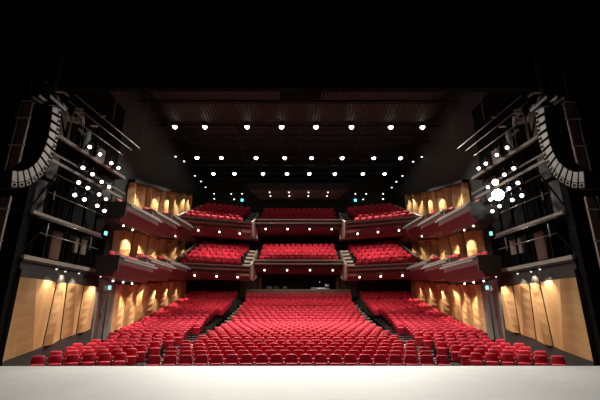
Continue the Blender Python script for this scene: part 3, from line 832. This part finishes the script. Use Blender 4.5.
# ------------------------------------------------------------------ lighting towers
A0, KS = 12.0, 0.116
def TX(y): return A0 - KS * y
def tower(s):
    root = empty('lighting_tower', (s * 10.3, 14.5, 3.4))
    tag(root, 'tall black steel lighting tower with pale ledges above the %s timber panels' % SIDE[s], 'lighting tower', 'lighting towers beside the stage')
    inv = Matrix.Translation(-root.location)
    def b(mbx, nm, mats):
        mbx.v = [tuple(inv @ Vector(p)) for p in mbx.v]; return mbx.build(nm, mats, root)
    def P(y, off, z): return Vector((s * (TX(y) + off), y, z))
    # platform decks with ledges
    for z, h, y1 in ((3.74, 0.16, 18.82), (5.47, 0.12, 18.82), (8.97, 0.14, 20.2)):
        mb = MB(); mb.hexa([P(14.5, -.05, z - h), P(y1, -.05, z - h), P(y1, .08, z - h), P(14.5, .08, z - h), P(14.5, -.05, z), P(y1, -.05, z), P(y1, .08, z), P(14.5, .08, z)])
        b(mb, 'ledge', M['ledge'])
        mb = MB(); mb.hexa([P(14.5, .09, z - .14), P(y1, .09, z - .14), P(y1, 1.1, z - .14), P(14.5, 1.1, z - .14), P(14.5, .09, z - .05), P(y1, .09, z - .05), P(y1, 1.1, z - .05), P(14.5, 1.1, z - .05)])
        b(mb, 'deck', M['blackmetal'])
    mb = MB(); mb.bar(P(14.6, -.12, 8.0), P(20.2, -.12, 8.0), 0.06); mb.bar(P(14.6, -.1, 7.7), P(20, -.1, 7.7), 0.05, 0.12); b(mb, 'ledge', M['ledge'])
    for z, y0, y1 in ((4.66, 14.9, 18.6), (6.35, 14.9, 18.8), (5.25, 14.7, 18.8), (9.98, 15.0, 19.5), (11.1, 15.3, 21.0), (10.6, 15.0, 20.2), (7.2, 14.9, 18.8)):
        mb = MB(); mb.tube([P(y0, -.14, z), P(y1, -.14, z)], 0.022, 8); b(mb, 'rail_pipe', M['pipe'])
    for y in (14.55, 15.6, 16.7, 17.7, 18.55):
        mb = MB(); mb.bar(P(y, .15, 3.5), P(y, .15, 11.6), 0.07); b(mb, 'post', M['array_black'])
        mb = MB(); mb.bar(P(y + .2, .9, 3.5), P(y + .2, .9, 11.6), 0.10); b(mb, 'post', M['array_black'])
    for k, (ya, za, yb, zb_) in enumerate(((14.55, 3.8, 15.7, 5.3), (18.1, 5.5, 16.9, 7.6), (15.7, 9.0, 14.55, 11.2), (16.9, 9.1, 18.1, 11.2), (14.6, 5.6, 15.7, 7.6), (17.7, 9.1, 18.5, 11.0))):
        mb = MB(); mb.bar(P(ya, .2, za), P(yb, .2, zb_), 0.05); b(mb, 'brace', M['array_black'])
    # brown board panels and grey cabinets standing on the decks
    for ya, yb, za, zb_, mt in ((15.5, 16.3, 9.3, 10.5, 'brown_panel'), (17.0, 17.7, 9.3, 10.5, 'blackmetal'), (15.3, 16.0, 7.2, 8.4, 'blackmetal'), (18.2, 19.0, 9.1, 10.0, 'brown_panel'),
                            (16.4, 17.0, 3.9, 5.1, 'brown_panel'), (17.9, 18.7, 4.4, 5.1, 'rail'), (19.2, 20.0, 7.6, 8.7, 'rail_dark'), (15.0, 15.6, 5.6, 7.0, 'cab')):
        mb = MB(); mb.hexa([P(ya, .5, za), P(yb, .5, za), P(yb, .62, za), P(ya, .62, za), P(ya, .5, zb_), P(yb, .5, zb_), P(yb, .62, zb_), P(ya, .62, zb_)]); b(mb, 'board', M[mt])
    # short bright tubes clamped upright
    for y, z, h in ((15.15, 4.55, .55), (17.9, 4.5, .6), (15.35, 9.75, .5), (15.15, 6.1, .35)):
        mb = MB(); mb.tube([P(y, -.2, z), P(y, -.2, z + h)], 0.03, 8); b(mb, 'clamp_tube', M['rail'])
    # soffit box below the tower over the panels
    mb = MB(); mb.hexa([P(14.5, -.02, 3.5), P(19.3, -.02, 3.5), P(19.3, 1.1, 3.5), P(14.5, 1.1, 3.5), P(14.5, -.02, 3.57), P(19.3, -.02, 3.57), P(19.3, 1.1, 3.57), P(14.5, 1.1, 3.57)])
    b(mb, 'base_soffit', M['gap'])
    mb = MB(); mb.hexa([P(14.5, -.06, 2.9), P(19.25, -.06, 2.9), P(19.25, .2, 2.9), P(14.5, .2, 2.9), P(14.5, -.06, 3.2), P(19.25, -.06, 3.2), P(19.25, .2, 3.2), P(14.5, .2, 3.2)])
    b(mb, 'valance', M['gap'])
    # hoists and rigging clutter at the head
    rnd = random.Random(3)
    for k in range(26):
        y = 13.6 + rnd.random() * 3.5; z = 9.9 + rnd.random() * 1.1; o = -0.5 + rnd.random() * 1.2
        L_ = 0.15 + rnd.random() * 0.5
        mb = MB(); mb.bar(P(y, o, z), P(y + L_ * 0.7, o + rnd.uniform(-.2, .2), z + L_ * rnd.uniform(-.5, .5)), 0.05 + 0.06 * rnd.random())
        b(mb, 'rigging_clamp', M['ledge'])
    mb = MB(); mb.box(P(14.5, 0.0, 10.9), (0.34, 0.2, 0.34)); b(mb, 'hoist_plate', M['beige'])
for s in (-1, 1): tower(s)

# ---- spotlights hung on the towers
def make_spot_parts(emat, lr=0.082):
    parts = []
    # the head points along -Y (towards the stage)
    mb = MB(); mb.tube([(0, 0.34, 0), (0, 0.28, 0), (0, 0.0, 0), (0, -0.06, 0)], [0.07, 0.115, 0.125, 0.135], 14); parts.append(('housing', mb.mesh('spot_housing', M['cab'])))
    mb = MB()
    rings = [(1.0, -0.064), (0.7, -0.085), (0.3, -0.095)]
    for a, y in rings: mb.v += [(x * a, y, z * a) for x, z in lens_disc(lr, 14)]
    for j in range(2):
        for k in range(14):
            mb.f.append((j * 14 + k, j * 14 + (k + 1) % 14, (j + 1) * 14 + (k + 1) % 14, (j + 1) * 14 + k)); mb.mi.append(0); mb.sm.append(True)
    mb.f.append(tuple(28 + k for k in range(14))); mb.mi.append(0); mb.sm.append(True)
    parts.append(('lens', mb.mesh('spot_lens', emat, recalc=True)))
    mb = MB()
    mb.bar((-0.16, 0.1, 0), (-0.16, 0.1, 0.2), 0.02); mb.bar((0.16, 0.1, 0), (0.16, 0.1, 0.2), 0.02); mb.bar((-0.16, 0.1, 0.2), (0.16, 0.1, 0.2), 0.02); mb.tube([(0, 0.1, 0.2), (0, 0.1, 0.34)], 0.02, 6)
    parts.append(('yoke', mb.mesh('spot_yoke', M['pipe'])))
    return parts
SP = {'w': make_spot_parts(M['emit_spot']), 'p': make_spot_parts(M['emit_pink']), 'a': make_spot_parts(M['emit_amber'], 0.14), 'h': make_spot_parts(M['emit_hot'], 0.27)}  # amber and hot lenses oversized to stand in for glare around the lamps
cosp, sinp = math.cos(R(17.2)), math.sin(R(17.2))
# positions on the tower plane: (depth, height) for four rows of four
TSPOT = [[(16.5, 9.08), (17.3, 9.06), (18.25, 9.0), (18.9, 9.0)],
         [(16.3, 7.96), (17.0, 7.92), (17.75, 7.81), (18.36, 7.77)],
         [(16.2, 7.22), (16.85, 7.18), (17.7, 7.15), (18.3, 7.1)],
         [(16.1, 6.6), (16.75, 6.6), (17.7, 6.58), (18.3, 6.5)]]
for s in (-1, 1):
    for r_, row in enumerate(TSPOT):
        for c_, (y, z) in enumerate(row):
            kind = 'w'
            if s < 0 and (r_, c_) == (2, 3): kind = 'p'
            if s > 0 and (r_, c_) == (1, 2): kind = 'a'
            if s > 0 and (r_, c_) == (2, 2): kind = 'h'
            x = s * (TX(y) - 0.35)
            lab = {'w': 'white spotlight on the %s tower, %s row down, %s from the stage' % (SIDE[s], ORD[r_], ORD[c_]),
                   'p': 'pinkish stage spotlight on the left tower at the rear end of the third row',
                   'a': 'amber glowing spotlight on the right tower just above the brightest one',
                   'h': 'dazzling white spotlight on the right tower, brightest lamp in the hall'}[kind]
            d = Vector((0, 0, 1.4)) - Vector((x, y, z))
            if kind == 'w': d += Vector((-s * 3, 2, 0))
            q = d.to_track_quat('-Y', 'Z').to_euler()
            root = place_can(SP[kind], 'stage_spotlight', (x, y, z), lab, 'spotlight', 'spotlights on the towers', q)
            if r_ in (0, 2) and c_ in (0, 2) or kind == 'h':
                dn = d.normalized()
                spot(Vector((x, y, z)) + dn * 0.25, (-s * 1.0, 6, 0), 110 if kind != 'h' else 220, 40, 0.6, COOL, 0.08, root)

# ---- line arrays
def line_array(s):
    prof = [(12.53, 8.75), (12.60, 8.42), (12.64, 8.09), (12.66, 7.76), (12.66, 7.43), (12.63, 7.10), (12.57, 6.77), (12.47, 6.45), (12.33, 6.14), (12.13, 5.87), (11.89, 5.62), (11.63, 5.43), (11.32, 5.28), (11.0, 5.20)]
    root = empty('line_array', (s * 8.9, 12.3, 9.0))
    tag(root, 'curved hanging column of grey loudspeaker boxes in front of the %s tower' % SIDE[s], 'loudspeaker array', 'loudspeaker arrays beside the stage')
    rl = root.location
    for a, b_ in zip(prof, prof[1:]):
        a2, b2 = Vector((0, a[0], a[1])), Vector((0, b_[0], b_[1]))
        d = (b2 - a2).normalized(); nrm = Vector((0, -d.z, d.y))   # towards the inner side of the curve
        if nrm.y > 0: nrm = -nrm
        a3, b3 = a2 + d * 0.02, b2 - d * 0.02
        depth = 0.52
        shrink = d * 0.035
        q = [a3, b3, b3 + nrm * depth - shrink, a3 + nrm * depth + shrink]
        mb = MB()
        xi, xo = s * 8.66, s * 9.2
        mb.sweep([[(x - rl.x, p.y - rl.y, p.z - rl.z) for p in q] for x in (xi, xo)], [0] * 4)
        box = mb.build('speaker_box', M['array_black'], root)
        # side plate, front grille
        ins = lambda f0, f1, g0, g1: [lerp(q[0], q[3], f0).lerp(lerp(q[1], q[2], f0), g0), lerp(q[0], q[3], f0).lerp(lerp(q[1], q[2], f0), g1), lerp(q[0], q[3], f1).lerp(lerp(q[1], q[2], f1), g1), lerp(q[0], q[3], f1).lerp(lerp(q[1], q[2], f1), g0)]
        mb = MB()
        for f0, f1 in ((0.05, 0.30), (0.36, 0.97)):
            pl = ins(f0, f1, 0.10, 0.90)
            mb.sweep([[(x - rl.x, p.y - rl.y, p.z - rl.z) for p in pl] for x in (xi - s * 0.012, xi + s * 0.0)], [0] * 4)
        mb.build('side_plate', M['grille'], box)
        mb = MB(); pl = ins(0.10, 0.24, 0.30, 0.70)
        mb.sweep([[(x - rl.x, p.y - rl.y, p.z - rl.z) for p in pl] for x in (xi - s * 0.022, xi - s * 0.01)], [0] * 4)
        mb.build('handle_recess', M['array_black'], box)
        mb = MB(); o1 = -nrm * 0.03
        pl = [a3 + o1, b3 + o1, b3, a3]
        mb.sweep([[(x - rl.x, p.y - rl.y, p.z - rl.z) for p in pl] for x in (xi, xo)], [0] * 4); mb.build('front_grille', M['array_black'], box)
    mb = MB()
    for x in (8.75, 9.12):
        mb.bar((s * x - rl.x, 11.9 - rl.y, 8.9 - rl.z), (s * x - rl.x, 12.9 - rl.y, 8.9 - rl.z), 0.07, 0.12)
    mb.bar((s * 8.8 - rl.x, 12.4 - rl.y, 8.9 - rl.z), (s * 9.12 - rl.x, 12.4 - rl.y, 8.9 - rl.z), 0.07, 0.12)
    mb.build('flying_frame', M['blackmetal'], root)
    mb = MB()
    for x, y in ((8.75, 12.2), (9.12, 12.6)):
        mb.tube([(s * x - rl.x, y - rl.y, 8.95 - rl.z), (s * x - rl.x, y - rl.y, 17.4 - rl.z)], 0.012, 6)
    mb.build('chain', M['blackmetal'], root)
for s in (-1, 1): line_array(s)

# ---- upright boom ladders at the outer edge of the opening
for s in (-1, 1):
    for nm_, (z0, z1, y_, xo) in (('upper', (5.95, 9.6, 13.4, 10.45)), ('lower', (0.0, 5.7, 13.4, 10.45))):
        root = empty('boom_ladder', (s * xo, y_, z0))
        tag(root, '%s upright ladder frame with brown back board beside the %s loudspeakers' % (nm_, SIDE[s]), 'ladder frame', 'ladder frames at the edge of the stage opening')
        h = z1 - z0
        mb = MB(); mb.box((s * 0.22, 0.12, h / 2 + .02), (0.36, 0.05, h - 0.05)); mb.build('back_board', M['brown_panel'], root)
        for dx in (0, 0.42):
            mb = MB(); mb.tube([(s * dx, 0, 0), (s * dx, 0, h)], 0.025, 8); mb.build('upright', M['ledge'], root)
        z = 0.6
        while z < h:
            mb = MB(); mb.bar((-s * .1, -.04, z), (s * .5, -.04, z), 0.035, .05); mb.build('rung', M['rail'], root); z += 1.15
        if nm_ == 'upper':
            mb = MB(); mb.tube([(s * .2, 0, h), (s * .2, 0, 17.4 - z0)], 0.015, 6); mb.build('hanging_cable', M['blackmetal'], root)
            mb = MB(); mb.bar((0, 0, h), (s * .42, 0, h), .04); mb.build('top_bar', M['ledge'], root)

# vertical hanging cables near the ceiling beside the towers
for s in (-1, 1):
    for i, (x, y) in enumerate(((8.9, 16.6), (8.4, 18.9))):
        mb = MB(); mb.tube([(0, 0, 0), (0, 0, 17.3 - 10.6)], 0.03, 6)
        o = mb.build('hanging_pipe', M['rail_dark']); o.location = (s * x, y, 10.6)
        tag(o, '%s dark vertical pipe hanging beside the head of the %s tower' % (('nearer', 'farther')[i], SIDE[s]), 'pipe', 'pipes hanging by the towers')

# ------------------------------------------------------------------ exit signs
for s in (-1, 1):
    for nm_, loc in (('over the stalls door', (s * 9.95, 20.85, 3.02)), ('at the lower balcony end', (s * 10.15, 20.0, 5.75))):
        root = empty('exit_sign', loc, -s * R(50))
        tag(root, 'small glowing green exit sign %s on the %s side' % (nm_, SIDE[s]), 'exit sign', 'glowing green exit signs')
        mb = MB(); mb.box((0, 0.03, 0), (0.21, 0.05, 0.25)); mb.build('sign_box', M['blackmetal'], root)
        mb = MB(); mb.box((0, -0.005, 0), (0.16, 0.02, 0.20)); mb.build('lit_face', M['emit_exit'], root)
        mb = MB(); mb.bar((0, 0.05, 0.1), (0, 0.35, 0.1), .04); mb.build('bracket', M['blackmetal'], root)

# ------------------------------------------------------------------ control booth at the back of the stalls
mb = MB(); mb.box((0, 0, 1.33), (7.6, 0.8, 0.06))
ct = mb.build('booth_counter', M['rail_dark']); ct.location = (0, 41.6, 3.04)
tag(ct, 'long dark counter inside the control booth behind the stalls', 'counter')
for x in (-3.6, -1.2, 1.2, 3.6):
    mb = MB(); mb.box((x, 0, 0.65), (0.08, 0.6, 1.30)); mb.build('leg', M['blackmetal'], ct)
root = empty('mixing_desk', (2.25, 41.6, 4.41))
tag(root, 'pale grey mixing desk in the dark control booth, right of centre', 'mixing desk')
mb = MB(); mb.box((0, 0, 0.12), (1.9, 0.5, 0.12), mat=Matrix.Rotation(R(20), 3, 'X')); mb.build('console', M['deskwhite'], root)
mb = MB()
for k in range(14): mb.box((-0.85 + k * 0.13, -0.12, 0.19), (0.06, 0.12, 0.05))
mb.build('faders', M['rail'], root)
mb = MB(); mb.box((0, .05, 0.03), (1.8, .4, .06)); mb.build('base', M['rail_dark'], root)
for i, (x, wd, mt, lab) in enumerate(((-3.1, .5, 'rail', 'small grey monitor at the left end of the control booth'), (-2.4, .45, 'rail_dark', 'dark small monitor second from the left in the control booth'),
                         (-1.45, .35, 'rail', 'small grey monitor left of centre in the control booth'), (3.0, .42, 'deskwhite', 'white monitor at the right end of the mixing desk'))):
    root = empty('monitor', (x, 41.7, 4.40)); tag(root, lab, 'monitor', 'monitors in the control booth')
    up = 0.35 if i == 3 else 0.12
    mb = MB(); mb.box((0, 0, up + .14), (wd, .05, .26)); mb.build('screen', M[mt], root)
    mb = MB(); mb.bar((0, .03, 0), (0, .03, up + .1), .05); mb.box((0, 0, .01), (.2, .15, .02)); mb.build('stand', M['blackmetal'], root)
root = place_can(DIMCAN, 'booth_fill_lamp', (2.2, 41.2, 5.2), 'small lamp added to brighten the mixing desk in the booth', 'lamp', None)  # added lamp that brightens the booth equipment
mb = MB(); mb.tube([(0, 0, 0.05), (0, 0, 0.9)], 0.01, 5); mb.build('hanger', M['blackmetal'], root)
spot((2.2, 41.2, 5.15), (2.3, 41.6, 4.4), 50, 130, 0.5, COOL, 0.05, root)
